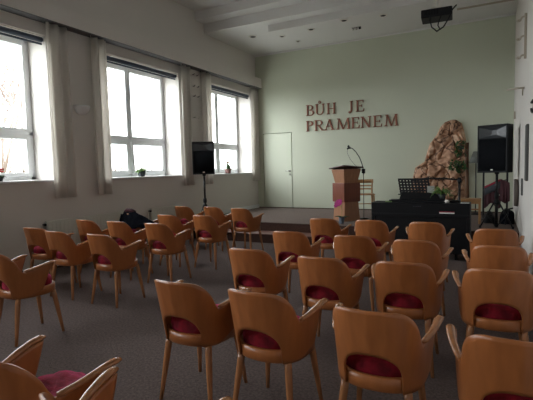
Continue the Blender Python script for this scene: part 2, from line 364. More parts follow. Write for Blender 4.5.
# ------------------------------------------------------------------ wall letters
HC = .27
def arc(cx, cz, rx, rz, a0, a1, w0, w1, n=14):
    """ribbon along an ellipse arc, thick w1 at the horizontal extremes and w0 at the vertical ones"""
    P, Q = [], []
    for i in range(n + 1):
        a = R(a0 + (a1 - a0) * i / n); w = w0 + (w1 - w0) * abs(math.cos(a))
        P.append((cx + rx * math.cos(a), cz + rz * math.sin(a))); Q.append((cx + (rx - w) * math.cos(a), cz + (rz - w0 * 1.0) * math.sin(a)))
    return P, Q
def letter(ch, x0, x1, z0, h=HC, ring=False):
    W = x1 - x0; T = .038; t = .016; D0, D1 = YB - .028, YB
    b = MB()
    def bar(xa, xb, za, zb): b.box(x0 + xa, x0 + xb, D0, D1, z0 + za, z0 + zb)
    def serif(xc, z, w=.04, up=True):
        s = 1 if up else -1
        b.prism([(x0 + xc - w, z0 + z), (x0 + xc + w, z0 + z), (x0 + xc + w * .8, z0 + z + s * .012), (x0 + xc + T * .5, z0 + z + s * .022), (x0 + xc - T * .5, z0 + z + s * .022), (x0 + xc - w * .8, z0 + z + s * .012)], D0, D1)
    def diag(xa, za, xb, zb, w):
        b.prism([(x0 + xa - w / 2, z0 + za), (x0 + xa + w / 2, z0 + za), (x0 + xb + w / 2, z0 + zb), (x0 + xb - w / 2, z0 + zb)], D0 - .001, D1)
    def ribbon(P, Q):
        for i in range(len(P) - 1): b.prism([(x0 + P[i][0], z0 + P[i][1]), (x0 + P[i + 1][0], z0 + P[i + 1][1]), (x0 + Q[i + 1][0], z0 + Q[i + 1][1]), (x0 + Q[i][0], z0 + Q[i][1])], D0, D1)
    S = .045
    def stem(xc): bar(xc - T / 2, xc + T / 2, 0, h); serif(xc, 0); serif(xc, h, up=False)
    if ch == 'B':
        stem(S); ribbon(*arc(W * .45, h * .755, W * .42, h * .245, -90, 90, t, T)); ribbon(*arc(W * .45, h * .265, W * .53, h * .265, -90, 90, t, T))
        bar(S, W * .46, h - t, h); bar(S, W * .46, 0, t); bar(S, W * .46, h * .515, h * .515 + t)
    elif ch == 'P' or ch == 'R':
        stem(S); ribbon(*arc(W * .45, h * .74, W * (.53 if ch == 'P' else .40), h * .26, -90, 90, t, T)); bar(S, W * .46, h - t, h); bar(S, W * .46, h * .48, h * .48 + t)
        if ch == 'R': diag(W * .86, 0, W * .42, h * .5, T); serif(W * .88, 0, .035)
    elif ch == 'E':
        stem(S); bar(S, W * .9, h - t, h); bar(S, W * .95, 0, t); bar(S, W * .75, h * .5 - t / 2, h * .5 + t / 2)
        bar(W * .84, W * .9, h - .06, h); b.prism([(x0 + W * .86, z0), (x0 + W * .95, z0), (x0 + W, z0 + .07), (x0 + W * .95, z0 + .07)], D0, D1); bar(W * .70, W * .75, h * .5 - .03, h * .5 + .03)
    elif ch == 'H':
        stem(S); stem(W - S); bar(S, W - S, h * .5 - t / 2, h * .5 + t / 2)
    elif ch == 'U':
        xr = W - S * .8
        bar(S - T / 2, S + T / 2, h * .3, h); serif(S, h, up=False); bar(xr - t / 2, xr + t / 2, h * .3, h); serif(xr, h, .034, up=False)
        cx = (S - T / 2 + xr + t / 2) / 2; rx = (xr + t / 2 - S + T / 2) / 2
        ribbon(*arc(cx, h * .3, rx, h * .3, 180, 360, t, T * .8))
        cx, cz = W * .5, h + .045
        for i in range(16):
            a, c = 2 * math.pi * i / 16, 2 * math.pi * (i + 1) / 16
            b.prism([(x0 + cx + .036 * math.cos(a), z0 + cz + .036 * math.sin(a)), (x0 + cx + .036 * math.cos(c), z0 + cz + .036 * math.sin(c)), (x0 + cx + .020 * math.cos(c), z0 + cz + .020 * math.sin(c)), (x0 + cx + .020 * math.cos(a), z0 + cz + .020 * math.sin(a))], D0, D1)
    elif ch == 'J':
        xc = W - S; bar(xc - T / 2, xc + T / 2, .05, h); serif(xc, h, up=False)
        ribbon(*arc(xc - .045, .06, .045 + T / 2, .075, 270, 360, t, T)); ribbon(*arc(xc - .045, .005, .028, .028, 0, 360, .028, .028))
    elif ch == 'A':
        diag(.05, 0, W * .5, h, t); diag(W - .055, 0, W * .5, h, T); bar(W * .22, W * .75, h * .33, h * .33 + t); serif(.05, 0, .042); serif(W - .055, 0, .05)
    elif ch == 'N':
        diag(W - .05, 0, .055, h, T * 1.1); bar(.05 - t / 2, .05 + t / 2, 0, h); bar(W - .045 - t / 2, W - .045 + t / 2, 0, h); serif(.05, 0, .036); serif(.04, h, .038, False); serif(W - .045, h, .038, False)
    elif ch == 'M':
        diag(.045, 0, .07, h, t); diag(W - .045, 0, W - .065, h, T); diag(W * .5, 0, .07, h, T); diag(W * .5, 0, W - .07, h, t); serif(.045, 0, .04); serif(W - .047, 0, .045); serif(.06, h, .035, False); serif(W - .06, h, .035, False)
    return b.build('wall_letter', M['letter'])
ROW1 = [('B', -4.256, -4.034, 'B'), ('U', -4.007, -3.761, 'Ů'), ('H', -3.706, -3.463, 'H'), ('J', -3.175, -3.03, 'J'), ('E', -2.97, -2.764, 'E')]
ROW2 = [('P', -4.265, -4.066), ('R', -4.034, -3.783), ('A', -3.785, -3.494), ('M', -3.466, -3.10), ('E', -3.085, -2.88), ('N', -2.862, -2.593), ('E', -2.557, -2.344), ('M', -2.298, -1.963)]
L1 = {'B': 'first letter of the upper row', 'U': 'with a ring above it, second in the upper row', 'H': 'third in the upper row', 'J': 'starting the second word of the upper row', 'E': 'ending the upper row'}
for ch, a, c, nm in ROW1:
    tag(letter(ch, a, c, 2.70, .27), 'brown serif letter %s, %s' % (nm, L1[ch]), 'letter', 'brown letters on the back wall')
L2 = ['starting the lower row', 'second in the lower row', 'third in the lower row', 'fourth in the lower row, between A and E', 'fifth in the lower row, before the N', 'between the two Es of the lower row', 'last but one in the lower row', 'last of the lower row']
for (ch, a, c), l in zip(ROW2, L2):
    tag(letter(ch, a, c, 2.31, .265), 'brown serif letter %s, %s' % (ch, l), 'letter', 'brown letters on the back wall')

# ------------------------------------------------------------------ ceiling fittings
for n_, (x, y, z, sz, l) in enumerate([(-4.9, 8.80, 4.4, .10, 'small recessed ceiling light nearest the window wall'), (-4.176, 8.817, 4.296, .07, 'small round ceiling spotlight above the door'), (-3.439, 8.686, 4.287, .08, 'small round ceiling spotlight above the letter H'), (-2.658, 8.478, 4.272, .08, 'small round ceiling spotlight above the space before the J'), (-1.934, 8.639, 4.283, .08, 'small round ceiling spotlight nearest the projector'), (-4.092, 9.504, 4.343, .05, 'tiny ceiling spotlight close to the back wall')]):
    root = empty('ceiling_spotlight', (x, y, z), 0, l, 'light', 'small spotlights in the ceiling over the stage')
    MB().lathe([(sz, 0), (sz, -.012), (sz * .8, -.02), (sz * .75, -.005)], n=20).build('trim_ring', M['rail'], root, smooth=True)
    MB().lathe([(sz * .74, -.004), (sz * .5, -.018), (.001, -.02)], n=16).build('bulb', M['black'], root, smooth=True)
root = empty('ceiling_fixture', (-2.609, 9.181, 4.321), 0, 'sparkling chrome twin ceiling fitting nearest the back wall', 'light')
MB().box(-.10, .10, -.03, .03, -.02, 0).build('base_plate', M['chrome'], root, bevel=.006)
for s in (-.07, 0, .07): MB().lathe([(.018, -.02), (.028, -.035), (.026, -.05)], (s, 0, 0), 14).build('lamp_cup', M['chrome'] if s <= 0 else M['black'], root, smooth=True)
b = MB(); b.box(-.665, XR, 9.13, 9.17, 4.29, 4.318); tag(b.build('cable_duct', M['cream'], bevel=.004), 'thin cream cable duct on the ceiling running to the right wall', 'cable duct')

# projector on a ceiling mount
root = empty('projector', (-.73, 6.5, 3.41), R(4), 'black ceiling-mounted projector with looped cables below', 'projector')
MB().box(-.2, .2, -.02, .28, 0, .112).build('body', M['black'], root, bevel=.012)
b = MB()
for k in range(9): b.box(-.15 + k * .02, -.14 + k * .02, -.024, -.018, .03, .10)
b.build('vent', M['grille'], root)
MB().lathe([(.035, 0), (.035, .03), (.028, .03), (.026, .01)], (.12, .28, .06), 16, Vector((0, 1, 0))).build('lens', M['horn'], root, smooth=True)
MB().box(-.07, .07, .04, .2, .125, .15).tube([(0, .12, .15), (0, .12, CZ - 3.41)], .02).box(-.07, .07, .05, .19, CZ - 3.43, CZ - 3.41).build('ceiling_mount', M['rail'], root)
b = MB()
b.tube([(-.08, -.01, .01), (-.08, -.03, -.05), (-.06, -.03, -.14), (.0, -.03, -.20), (.05, -.03, -.19), (.02, -.03, -.13), (.03, -.03, -.08), (.06, -.02, .0)], .009, 6)
b.tube([(.0, -.03, -.21), (.09, -.03, -.16), (.16, -.03, -.05), (.2, -.01, .06), (.25, .02, .12)], .010, 6)
b.tube([(-.08, -.02, .0), (-.08, -.03, -.06)], .013, 6)
b.build('cable', M['black'], root, smooth=True)

# ------------------------------------------------------------------ right wall fittings
root = empty('bracket_rack', (XR, 6.5, 2.7), 0, 'cream metal wall bracket with three arms high on the right wall', 'bracket')
MB().box(-.03, 0, -.015, .015, 0, .56).build('upright', M['cream'], root, bevel=.004)
for z in (.05, .29, .53):
    MB().tube([(-.01, 0, z), (-.05, .05, z + .005), (-.07, .16, z)], .012).tube([(-.07, .16, z), (-.09, .3, z + .03)], .017).build('arm', M['cream'], root, smooth=True)
root = empty('pipe_bracket', (XR, 6.8, 2.38), 0, 'single cream pipe arm sticking out from the right wall below the bracket', 'bracket')
MB().tube([(0, 0, 0), (-.09, .06, .01), (-.20, .2, .02)], .014).build('arm', M['cream'], root, smooth=True)
MB().box(-.03, -.015, -.02, .02, -.10, 0).build('drop_plate', M['cream'], root)
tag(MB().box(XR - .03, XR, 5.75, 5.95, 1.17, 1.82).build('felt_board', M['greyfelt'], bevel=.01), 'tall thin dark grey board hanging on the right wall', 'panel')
b = MB(); b.grid(lambda u, v: (XR - .01 - .045 * math.sin(math.pi * u), 7.95 + .22 * math.cos(math.pi * u) * (.4 + .6 * math.sin(math.pi * min(1, v * 1.0))), 1.12 - .42 * v), 10, 10)
tag(b.build('oval_shadow', M['shadow_brown'], smooth=True, solid=.015), 'dark brown oval standing in for a shadow low on the right wall', 'shadow')  # dark oval shape added in place of a shadow on the wall
tag(MB().box(XR - .02, XR, 6.75, 6.87, .94, 1.17).build('hanging_strip', M['greyfelt'], bevel=.006), 'short narrow grey strip on the right wall between board and dark oval', 'strip')
b = MB(); pts = []
for k in range(15):
    a = k / 14 * 2 * math.pi * .85 + .9; pts.append((XR - .035, 4.78 + .17 * math.cos(a), 1.905 + .055 * math.sin(a)))
b.tube(pts, .009, 6); b.tube([(XR, 4.95, 1.96), (XR - .035, 4.9, 1.955), (XR - .035, 4.74, 1.94)], .014, 6)
tag(b.build('cable_loop', M['black'], smooth=True), 'black cable loop hanging on the right wall at the picture edge', 'cable')
tag(MB().box(XR - .03, XR, 9.55, 9.65, 2.22, 2.36).build('junction_box', M['cream'], bevel=.006), 'small cream box on the right wall near the back corner', 'box')

# ------------------------------------------------------------------ chairs
def catmull(P, t):
    n = len(P) - 1; x = min(max(t, 0), 1) * n; i = min(int(x), n - 1); f = x - i
    p0 = P[max(i - 1, 0)]; p1 = P[i]; p2 = P[i + 1]; p3 = P[min(i + 2, n)]
    return tuple(.5 * ((2 * b) + (c - a) * f + (2 * a - 5 * b + 4 * c - d) * f * f + (3 * b - a - 3 * c + d) * f ** 3) for a, b, c, d in zip(p0, p1, p2, p3))
PLAN = [(0, -.212), (.085, -.205), (.143, -.173), (.181, -.118), (.204, -.045), (.213, .035), (.215, .11)]
ARCH = .128
def shell_pt(s, z):
    """s in -1..1 along the horseshoe, z height: lean back and flare out with height"""
    a = abs(s); k = (z - .40) / .36
    smax = 1 - .20 * max(0, min(1, (.66 - z) / .26)) ** .9      # the front edge slants back towards the seat
    a = a if a < .6 else .6 + (a - .6) * (smax - .6) / .4
    x, y = catmull(PLAN, a)
    back = max(0, 1 - a / .62)
    x += .022 * min(1, a * 3) * k
    y -= .085 * k * (back ** .5 if back > 0 else 0)
    return (x if s >= 0 else -x, y, z)
def ztop(a):
    if a < .52: return .765 - .006 * min(1, a / .25) ** 2 - .176 * (1 - (1 - min(1, max(0, (a - .20) / .32)) ** 2.1) ** (1 / 1.45))
    f = (a - .52) / .48
    return .583 + .056 * min(1, f * 1.05)
def ztop_s(a):
    d = .02; return (ztop(max(0, a - d)) + 2 * ztop(a) + ztop(min(1, a + d))) / 4
def zbot(a):
    xa = catmull(PLAN, a)[0]
    if xa < ARCH and a < .5: return .43 + .122 * (1 - (xa / ARCH) ** 2.8) ** (1 / 2.2)
    f = max(0, (a - .55) / .45); return .372 + .05 * f
def make_chair(dark=False):
    root = empty('armchair')
    sm = M['shell_dark'] if dark else M['shell']
    b = MB()
    ss = []
    N = 64
    for i in range(N + 1): ss.append(-1 + 2 * i / N)
    # exact columns at the arch edges
    lo, hi = 0, .5
    for _ in range(40):
        m_ = (lo + hi) / 2
        if catmull(PLAN, m_)[0] < ARCH: lo = m_
        else: hi = m_
    e = lo
    ss = sorted([v for v in ss if abs(abs(v) - e) > .012] + [-e - .002, -e + .002, e - .002, e + .002, -e + .012, e - .012])
    V = []
    T_ = 12
    for s in ss:
        a = abs(s); z1 = ztop_s(a); z0 = zbot(a)
        V.append([b.bm.verts.new(shell_pt(s, z0 + (z1 - z0) * j / T_)) for j in range(T_ + 1)])
    for i in range(len(V) - 1):
        for j in range(T_): b.bm.faces.new([V[i][j], V[i + 1][j], V[i + 1][j + 1], V[i][j + 1]])
    b.build('backrest_shell', sm, root, smooth=True, solid=.011)
    # seat ring
    b = MB(); n = 48; prof = [(1.0, .372), (1.0, .432), (.93, .440), (.93, .365)]
    rings = []
    for r, z in prof:
        ring = []
        for k in range(n):
            t_ = 2 * math.pi * k / n; c, s_ = math.cos(t_), math.sin(t_)
            ring.append(b.bm.verts.new((.202 * r * math.copysign(abs(c) ** .85, c), .206 * r * math.copysign(abs(s_) ** .85, s_) + .0, z)))
        rings.append(ring)
    for q in range(4):
        A, B = rings[q], rings[(q + 1) % 4]
        for k in range(n): b.bm.faces.new([A[k], A[(k + 1) % n], B[(k + 1) % n], B[k]])
    b.build('seat_ring', sm, root, smooth=True)
    b = MB(); b.lathe([(.185, .385), (.185, .405)], n=32); b.build('seat_base', M['beech'], root)
    # cushion
    b = MB(); rings = []
    for r, z in [(.0, .405), (.86, .405), (.91, .43), (.93, .462), (.90, .492), (.78, .512), (.5, .522), (.2, .518), (0, .515)]:
        ring = []
        for k in range(36):
            t_ = 2 * math.pi * k / 36; c, s_ = math.cos(t_), math.sin(t_)
            wob = .012 * noise.noise(Vector((c * r * 6, s_ * r * 6, 1.7))) if z > .46 else 0
            ring.append(b.bm.verts.new((.198 * max(r, .001) * math.copysign(abs(c) ** .85, c), .198 * max(r, .001) * math.copysign(abs(s_) ** .85, s_), z + wob)))
        rings.append(ring)
    for A, B in zip(rings, rings[1:]):
        for k in range(36): b.bm.faces.new([A[k], A[(k + 1) % 36], B[(k + 1) % 36], B[k]])
    b.build('seat_cushion', M['velvet'], root, smooth=True)
    # armrests: bent wood paddles on the top edge of each arm
    for sg in (-1, 1):
        pts, rad = [], []
        for i in range(13):
            f = i / 12; a = .535 + f * .465; z = ztop_s(a)
            x, y, _ = shell_pt(a, z)
            out = .004 + .018 * f
            pts.append((sg * (x + out), y + .004 + .015 * max(0, f - .8) / .2, z + .010 - .004 * max(0, f - .8) / .2))
            wd = .014 + .007 * f - (.006 if i in (0, 12) else 0)
            rad.append((wd, .0125 if 0 < i < 12 else .008))
        b = MB(); b.tube(pts, rad, 12); b.build('armrest', M['beech'], root, smooth=True)
    for sx in (-1, 1):
        for sy in (-1, 1):
            p0 = (sx * .142, sy * .145, .385); p1 = (sx * .183, sy * .195 if sy > 0 else -.20, 0)
            pts = [tuple(a + (c - a) * f for a, c in zip(p0, p1)) for f in (0, .15, .4, .7, 1)]
            b = MB(); b.tube(pts, [.020, .0205, .019, .015, .0115], 12); b.build('leg', M['beech'], root, smooth=True)
    return root

CH = [  # x, y, turn in degrees, label
 ('c1', -3.55, 2.27, -8, 'armchair at the far left edge, nearest on the left, turned towards the centre'),
 ('c2', -4.83, 3.42, 8, 'partly hidden armchair closest to the left wall, in front of the radiator valve'),
 ('c3', -4.25, 3.3, 0, 'armchair second from the wall, overlapping the one by the radiator valve'),
 ('c6', -3.58, 3.3, 0, 'armchair standing clear with its four legs and pink cushion showing, left block'),
 ('c4', -4.89, 4.21, 0, 'armchair close to the radiator in the second row of the left block'),
 ('c5', -4.29, 4.2, 0, 'armchair left of the one in front of the draped jacket, second row of left block'),
 ('c7', -3.63, 4.19, 2, 'armchair in front of the draped jacket, aisle end of the second row left'),
 ('c31', -4.84, 5.02, -4, 'armchair with the dark jacket draped over its back'),
 ('c8', -4.18, 5.03, 2, 'armchair between the jacket chair and the aisle, third row of the left block'),
 ('c10', -3.6, 5.11, 0, 'aisle armchair of the third row left, below the tripod speaker'),
 ('c9', -4.88, 6.26, 0, 'far armchair nearest the window wall in the last row before the stage'),
 ('c11', -4.27, 6.3, -2, 'far armchair just right of the tripod speaker foot'),
 ('c12', -3.64, 6.18, -2, 'far armchair at the aisle closest to the stage step'),
 ('c13', -1.56, 1.08, -3, 'large foreground armchair cut by the bottom left corner'),
 ('c14', -1, 1, 0, 'foreground armchair of which only an arm and back edge show at the bottom left'),
 ('c15', -1.595, 2.13, 0, 'aisle armchair in the nearest full row, left of its close neighbour'),
 ('c16', -1.08, 2.13, -2, 'armchair second from the aisle in the nearest full row'),
 ('c23', -0.475, 2.08, 0, 'armchair third from the aisle in the nearest full row, large and central right'),
 ('c24', 0.085, 1.98, 2, 'armchair cut by the bottom right corner'),
 ('c17', -1.73, 3.14, 2, 'aisle armchair of the second row in the right block'),
 ('c19', -1.08, 3.05, 0, 'armchair second from the aisle in the second row, right block'),
 ('c25', -0.53, 3.09, 2, 'armchair third from the aisle in the second row, right block'),
 ('c30', 0.02, 3.09, 2, 'armchair beside the right wall in the second row'),
 ('c18', -1.82, 4.1, 2, 'aisle armchair of the third row in the right block'),
 ('c21', -1.15, 4.05, 2, 'armchair second from the aisle in the third row, right block'),
 ('c26', -0.58, 3.98, -2, 'armchair third from the aisle in the third row, right block'),
 ('c29', 0.03, 3.92, 2, 'armchair beside the right wall in the third row'),
 ('c20', -1.87, 5.24, 0, 'aisle armchair of the front row, left of the lectern'),
 ('c22', -1.28, 5.22, 0, 'front row armchair directly in front of the lectern and orchid'),
 ('c27', -0.66, 5.21, 0, 'front row armchair in front of the black piano'),
 ('c28', 0.01, 4.87, 2, 'front row armchair by the right wall, below the large speaker'),
]
protoA, protoB = make_chair(False), make_chair(True)
usedA = usedB = False
for i, (nm, x, y, a, l) in enumerate(CH):
    k = (i * 7) % 3 == 0
    if k: o = protoB if not usedB else copy_tree(protoB); usedB = True
    else: o = protoA if not usedA else copy_tree(protoA); usedA = True
    o.location = (x, y, 0); o.rotation_euler = (0, 0, R(a))
    tag(o, l, 'chair', 'bent plywood armchairs with burgundy seat cushions')

# jacket on the back of one chair
def jacket():
    root = empty('jacket', (-4.81, 5.02, 0), R(-4), 'dark navy jacket draped over a chair back by the radiator', 'jacket')
    b = MB()
    def fn(u, v):
        x = -.02 + u * .56 - .1
        f = v * 2 - 1                                     # over the back rail: behind (-) to the front (+)
        drop = (abs(f)) ** 1.3
        wrap = .035 * math.sin(f * math.pi / 2)
        sl = -.30 * max(0, u - .35) ** 1.1                # slides down towards the right arm
        y = -.275 + wrap + .14 * max(0, u - .5) * 1.5 + .02 * noise.noise(Vector((u * 7, v * 6, 0))) - (.03 if f < 0 else -.03) * abs(f)
        z = .80 + sl - drop * (.27 if f < 0 else .22) * (.75 + .25 * math.sin(u * 6)) + .012 * noise.noise(Vector((u * 9, v * 4, 3)))
        return (x, y, z)
    b.grid(fn, 30, 22); b.build('jacket_body', M['navy'], root, smooth=True, solid=.025, sub=1)
    b = MB(); b.tube([(-.10, -.27, .80), (-.04, -.29, .815), (.04, -.28, .81), (.10, -.26, .79)], [.02, .03, .03, .02], 10); b.build('collar', M['maroon'], root, smooth=True)
    b = MB(); b.tube([(.42, -.06, .62), (.40, -.01, .52), (.36, .04, .44), (.30, .06, .38)], [.05, .05, .045, .04], 12); b.build('sleeve', M['navy'], root, smooth=True)
    b = MB(); b.tube([(-.13, -.30, .75), (-.15, -.31, .66), (-.14, -.30, .58)], [.03, .035, .03], 10); b.build('sleeve', M['navy'], root, smooth=True)
jacket()

# ------------------------------------------------------------------ loudspeakers on tripods
def speaker(loc, rz, w, h, d, label, sc):
    root = empty('loudspeaker', loc, rz, label, 'speaker', 'black loudspeakers on tripods')
    W = w / 2; fd = -d * .5
    b = MB()     # cabinet: tapered body with a hollow for the horn
    zc = h * .74
    b.prism([(-W, 0), (W, 0), (W, h), (-W, h)], fd + .05, fd + d * .55)
    P = [(-W, fd + d * .55), (W, fd + d * .55), (W * .62, fd + d), (-W * .62, fd + d)]
    lo = [b.bm.verts.new((x, y, 0.0)) for x, y in P]; up = [b.bm.verts.new((x, y, h)) for x, y in P]
    b.bm.faces.new(lo); b.bm.faces.new(up)
    for k in range(4): b.bm.faces.new([lo[k], lo[(k + 1) % 4], up[(k + 1) % 4], up[k]])
    b.box(-W, W, fd, fd + .05, 0, .03); b.box(-W, W, fd, fd + .05, h - .035, h); b.box(-W, -W + .025, fd, fd + .05, 0, h); b.box(W - .025, W, fd, fd + .05, 0, h); b.box(-W, W, fd + .01, fd + .05, h * .70, h * .72)
    b.build('cabinet', M['black'], root, bevel=.008)
    b = MB(); b.grid(lambda u, v: (-W + .025 + u * (w - .05), fd + .012 - .012 * math.sin(math.pi * u), .03 + v * (h * .70 - .03)), 16, 2)
    gr = b.build('front_grille', M['grille'], root, smooth=True, solid=.004)
    # horn: flared recess
    za, zb = h * .72, h - .035; b = MB()
    x0, x1 = -W + .025, W - .025; xi0, xi1 = -.02, .05; zi0, zi1 = (za + zb) / 2 - .04, (za + zb) / 2 + .04; yi = fd + .048
    out = [(x0, fd + .002, za), (x1, fd + .002, za), (x1, fd + .002, zb), (x0, fd + .002, zb)]; inn = [(xi0, yi, zi0), (xi1, yi, zi0), (xi1, yi, zi1), (xi0, yi, zi1)]
    vo = [b.bm.verts.new(p) for p in out]; vi = [b.bm.verts.new(p) for p in inn]
    for k in range(4): b.bm.faces.new([vo[k], vo[(k + 1) % 4], vi[(k + 1) % 4], vi[k]])
    b.bm.faces.new(vi)
    b.build('horn', M['horn'], root)
    MB().box(-.018, .018, fd - .006, fd + .004, h * .05, h * .05 + .02).build('badge', M['rail'], root, bevel=.002)
    MB().lathe([(.035, 0), (.035, -.02), (.024, -.03)], (0, 0, .0), 16).build('pole_cup', M['black'], root, smooth=True)
    return root
def tripod(loc, rz, hub, top, rad, label):
    root = empty('speaker_stand', loc, rz, label, 'speaker stand', 'black tripod stands under the loudspeakers')
    MB().tube([(0, 0, hub - .42), (0, 0, hub + .12)], .025, 14).build('lower_pole', M['blackmetal'], root, smooth=True)
    MB().tube([(0, 0, hub + .05), (0, 0, top)], .020, 14).build('upper_pole', M['blackmetal'], root, smooth=True)
    MB().lathe([(.03, hub + .06), (.034, hub + .08), (.034, hub + .13), (.026, hub + .15)], n=16).build('collar', M['black'], root, smooth=True)
    MB().lathe([(.035, hub - .04), (.042, hub - .03), (.042, hub + .02), (.03, hub + .03)], n=16).build('hub', M['black'], root, smooth=True)
    MB().tube([(.03, 0, hub + .105), (.075, 0, hub + .105)], .012, 8).build('knob', M['rail'], root, smooth=True)
    MB().lathe([(.03, hub - .40), (.03, hub - .36)], n=14).build('brace_ring', M['black'], root, smooth=True)
    for k in range(3):
        a = R(30 + 120 * k); c, s = math.cos(a), math.sin(a)
        lg = MB().tube([(c * .035, s * .035, hub), (c * rad, s * rad, .015)], .0125, 8).build('leg', M['blackmetal'], root, smooth=True)
        MB().tube([(c * .03, s * .03, hub - .38), (c * rad * .55, s * rad * .55, hub - (hub - .015) * .55)], .009, 6).build('brace', M['blackmetal'], root, smooth=True)
        MB().lathe([(.016, 0), (.02, .02), (.014, .04)], (c * rad, s * rad, 0), 10).build('rubber_foot', M['black'], lg, smooth=True)
    return root
speaker((-4.95, 6.82, 1.31), R(34), .41, .615, .33, 'black loudspeaker on a tripod in front of the far window', 1)
tripod((-4.95, 6.82, 0), R(60), .70, 1.28, .26, 'black tripod stand carrying the loudspeaker by the windows')
speaker((.035, 7.95, STZ + .895), R(-22), .46, .76, .40, 'large black loudspeaker on a tripod in the right corner', 1)
tripod((.035, 7.95, STZ), R(60), .42, .865, .27, 'black tripod stand on the stage under the large right loudspeaker')

# ------------------------------------------------------------------ lectern
root = empty('lectern', (-2.57, 8.22, STZ), R(-36), 'wooden lectern of peach and red-brown veneer with a dark slanted top', 'lectern')
def frustum(b, s0, s1, z0, z1, d0=None, d1=None):
    d0 = d0 or s0; d1 = d1 or s1
    lo = [b.bm.verts.new(p) for p in [(-s0, -d0, z0), (s0, -d0, z0), (s0, d0, z0), (-s0, d0, z0)]]; up = [b.bm.verts.new(p) for p in [(-s1, -d1, z1), (s1, -d1, z1), (s1, d1, z1), (-s1, d1, z1)]]
    b.bm.faces.new(lo); b.bm.faces.new(up)
    for k in range(4): b.bm.faces.new([lo[k], lo[(k + 1) % 4], up[(k + 1) % 4], up[k]])
b = MB(); frustum(b, .185, .165, 0, .37); b.build('lower_body', M['lect_light'], root, bevel=.004)
b = MB(); frustum(b, .192, .192, .37, .735); b.build('middle_panel', M['lect_red'], root, bevel=.004)
b = MB(); frustum(b, .155, .205, .735, 1.0); b.build('upper_body', M['lect_light'], root, bevel=.004)
mt = Matrix.Translation((0, 0, 1.015)) @ Matrix.Rotation(R(-5), 4, 'X') @ Matrix.Rotation(R(-6), 4, 'Y')
MB().box(-.24, .24, -.24, .24, 0, .022, mt).build('reading_board', M['lect_top'], root, bevel=.004)
# microphone stand behind it
root = empty('microphone_stand', (-2.30, 8.50, STZ), 0, 'black microphone stand with a curved gooseneck above the lectern', 'microphone stand')
MB().lathe([(.10, 0), (.10, .012), (.02, .03)], n=20).build('base', M['blackmetal'], root, smooth=True)
MB().tube([(0, 0, .02), (0, 0, .98)], .007, 8).build('pole', M['blackmetal'], root, smooth=True)
MB().box(-.03, .03, -.03, .03, .91, 1.00).build('clamp', M['black'], root, bevel=.006)
pts = [(-.005, 0, .98), (-.03, 0, 1.10), (-.08, 0, 1.23), (-.15, 0, 1.34), (-.22, 0, 1.41), (-.27, 0, 1.43)]
MB().tube(pts, .009, 8).build('gooseneck', M['blackmetal'], root, smooth=True)
MB().tube([(-.26, 0, 1.41), (-.29, 0, 1.44), (-.31, 0, 1.47)], [.014, .02, .021], 10).tube([(-.27, 0, 1.43), (-.33, 0, 1.41)], .018, 8).build('microphone', M['black'], root, smooth=True)
MB().tube([(-.31, 0, 1.42), (-.33, 0, 1.33), (-.27, 0, 1.2), (-.18, 0, 1.09), (-.08, 0, 1.0), (-.02, 0, .96)], .0035, 5).build('cable', M['black'], root, smooth=True)

# orchid in front of the lectern
root = empty('potted_orchid', (-2.49, 7.66, STZ), 0, 'magenta orchid in a blue-grey pot on the stage edge before the lectern', 'plant')
MB().lathe([(.038, 0), (.045, .03), (.058, .12), (.062, .13), (.054, .13), (.05, .115)], n=20).build('pot', M['pot_grey'], root, smooth=True)
def leaf(b, p, d, L, w, droop=.4, n=6):
    p = Vector(p); d = Vector(d).normalized(); side = d.cross(Vector((0, 0, 1)));
    side = side.normalized() if side.length > .01 else Vector((1, 0, 0)); prev = None
    for i in range(n + 1):
        f = i / n; c = p + d * L * f - Vector((0, 0, droop * L * f * f)); ww = w * math.sin(math.pi * min(1, .08 + f * .92)) ** .8
        cur = (b.bm.verts.new(c - side * ww), b.bm.verts.new(c - Vector((0, 0, ww * .3))), b.bm.verts.new(c + side * ww))
        if prev: b.bm.faces.new([prev[0], prev[1], cur[1], cur[0]]); b.bm.faces.new([prev[1], prev[2], cur[2], cur[1]])
        prev = cur
b = MB()
for a, L in ((10, .17), (75, .08), (165, .17), (200, .15), (330, .16), (265, .1)): leaf(b, (0, 0, .12), (math.cos(R(a)), math.sin(R(a)), .6), L, .028, .5)
b.build('leaves', M['leaf'], root, smooth=True, solid=.003)
MB().tube([(0, 0, .12), (.01, 0, .25), (.0, 0, .34), (-.05, 0, .40), (-.10, 0, .40)], .0035, 6).build('stem', M['leaf_light'], root, smooth=True)
for (x, y, z) in ((-.02, -.02, .385), (-.05, -.02, .36), (-.06, -.01, .41), (-.09, -.02, .375), (-.105, -.01, .33), (-.02, -.01, .42)):
    b = MB(); c = Vector((x, y, z))
    for k in range(5):
        a = R(72 * k + 18); e = c + Vector((math.cos(a) * .022, -.004, math.sin(a) * .022))
        b.lathe([(.003, -.003), (.017, -.001), (.017, .002), (.003, .004)], e, 8, Vector((.1, -1, .1)))
    b.build('flower', M['magenta'], root, smooth=True)

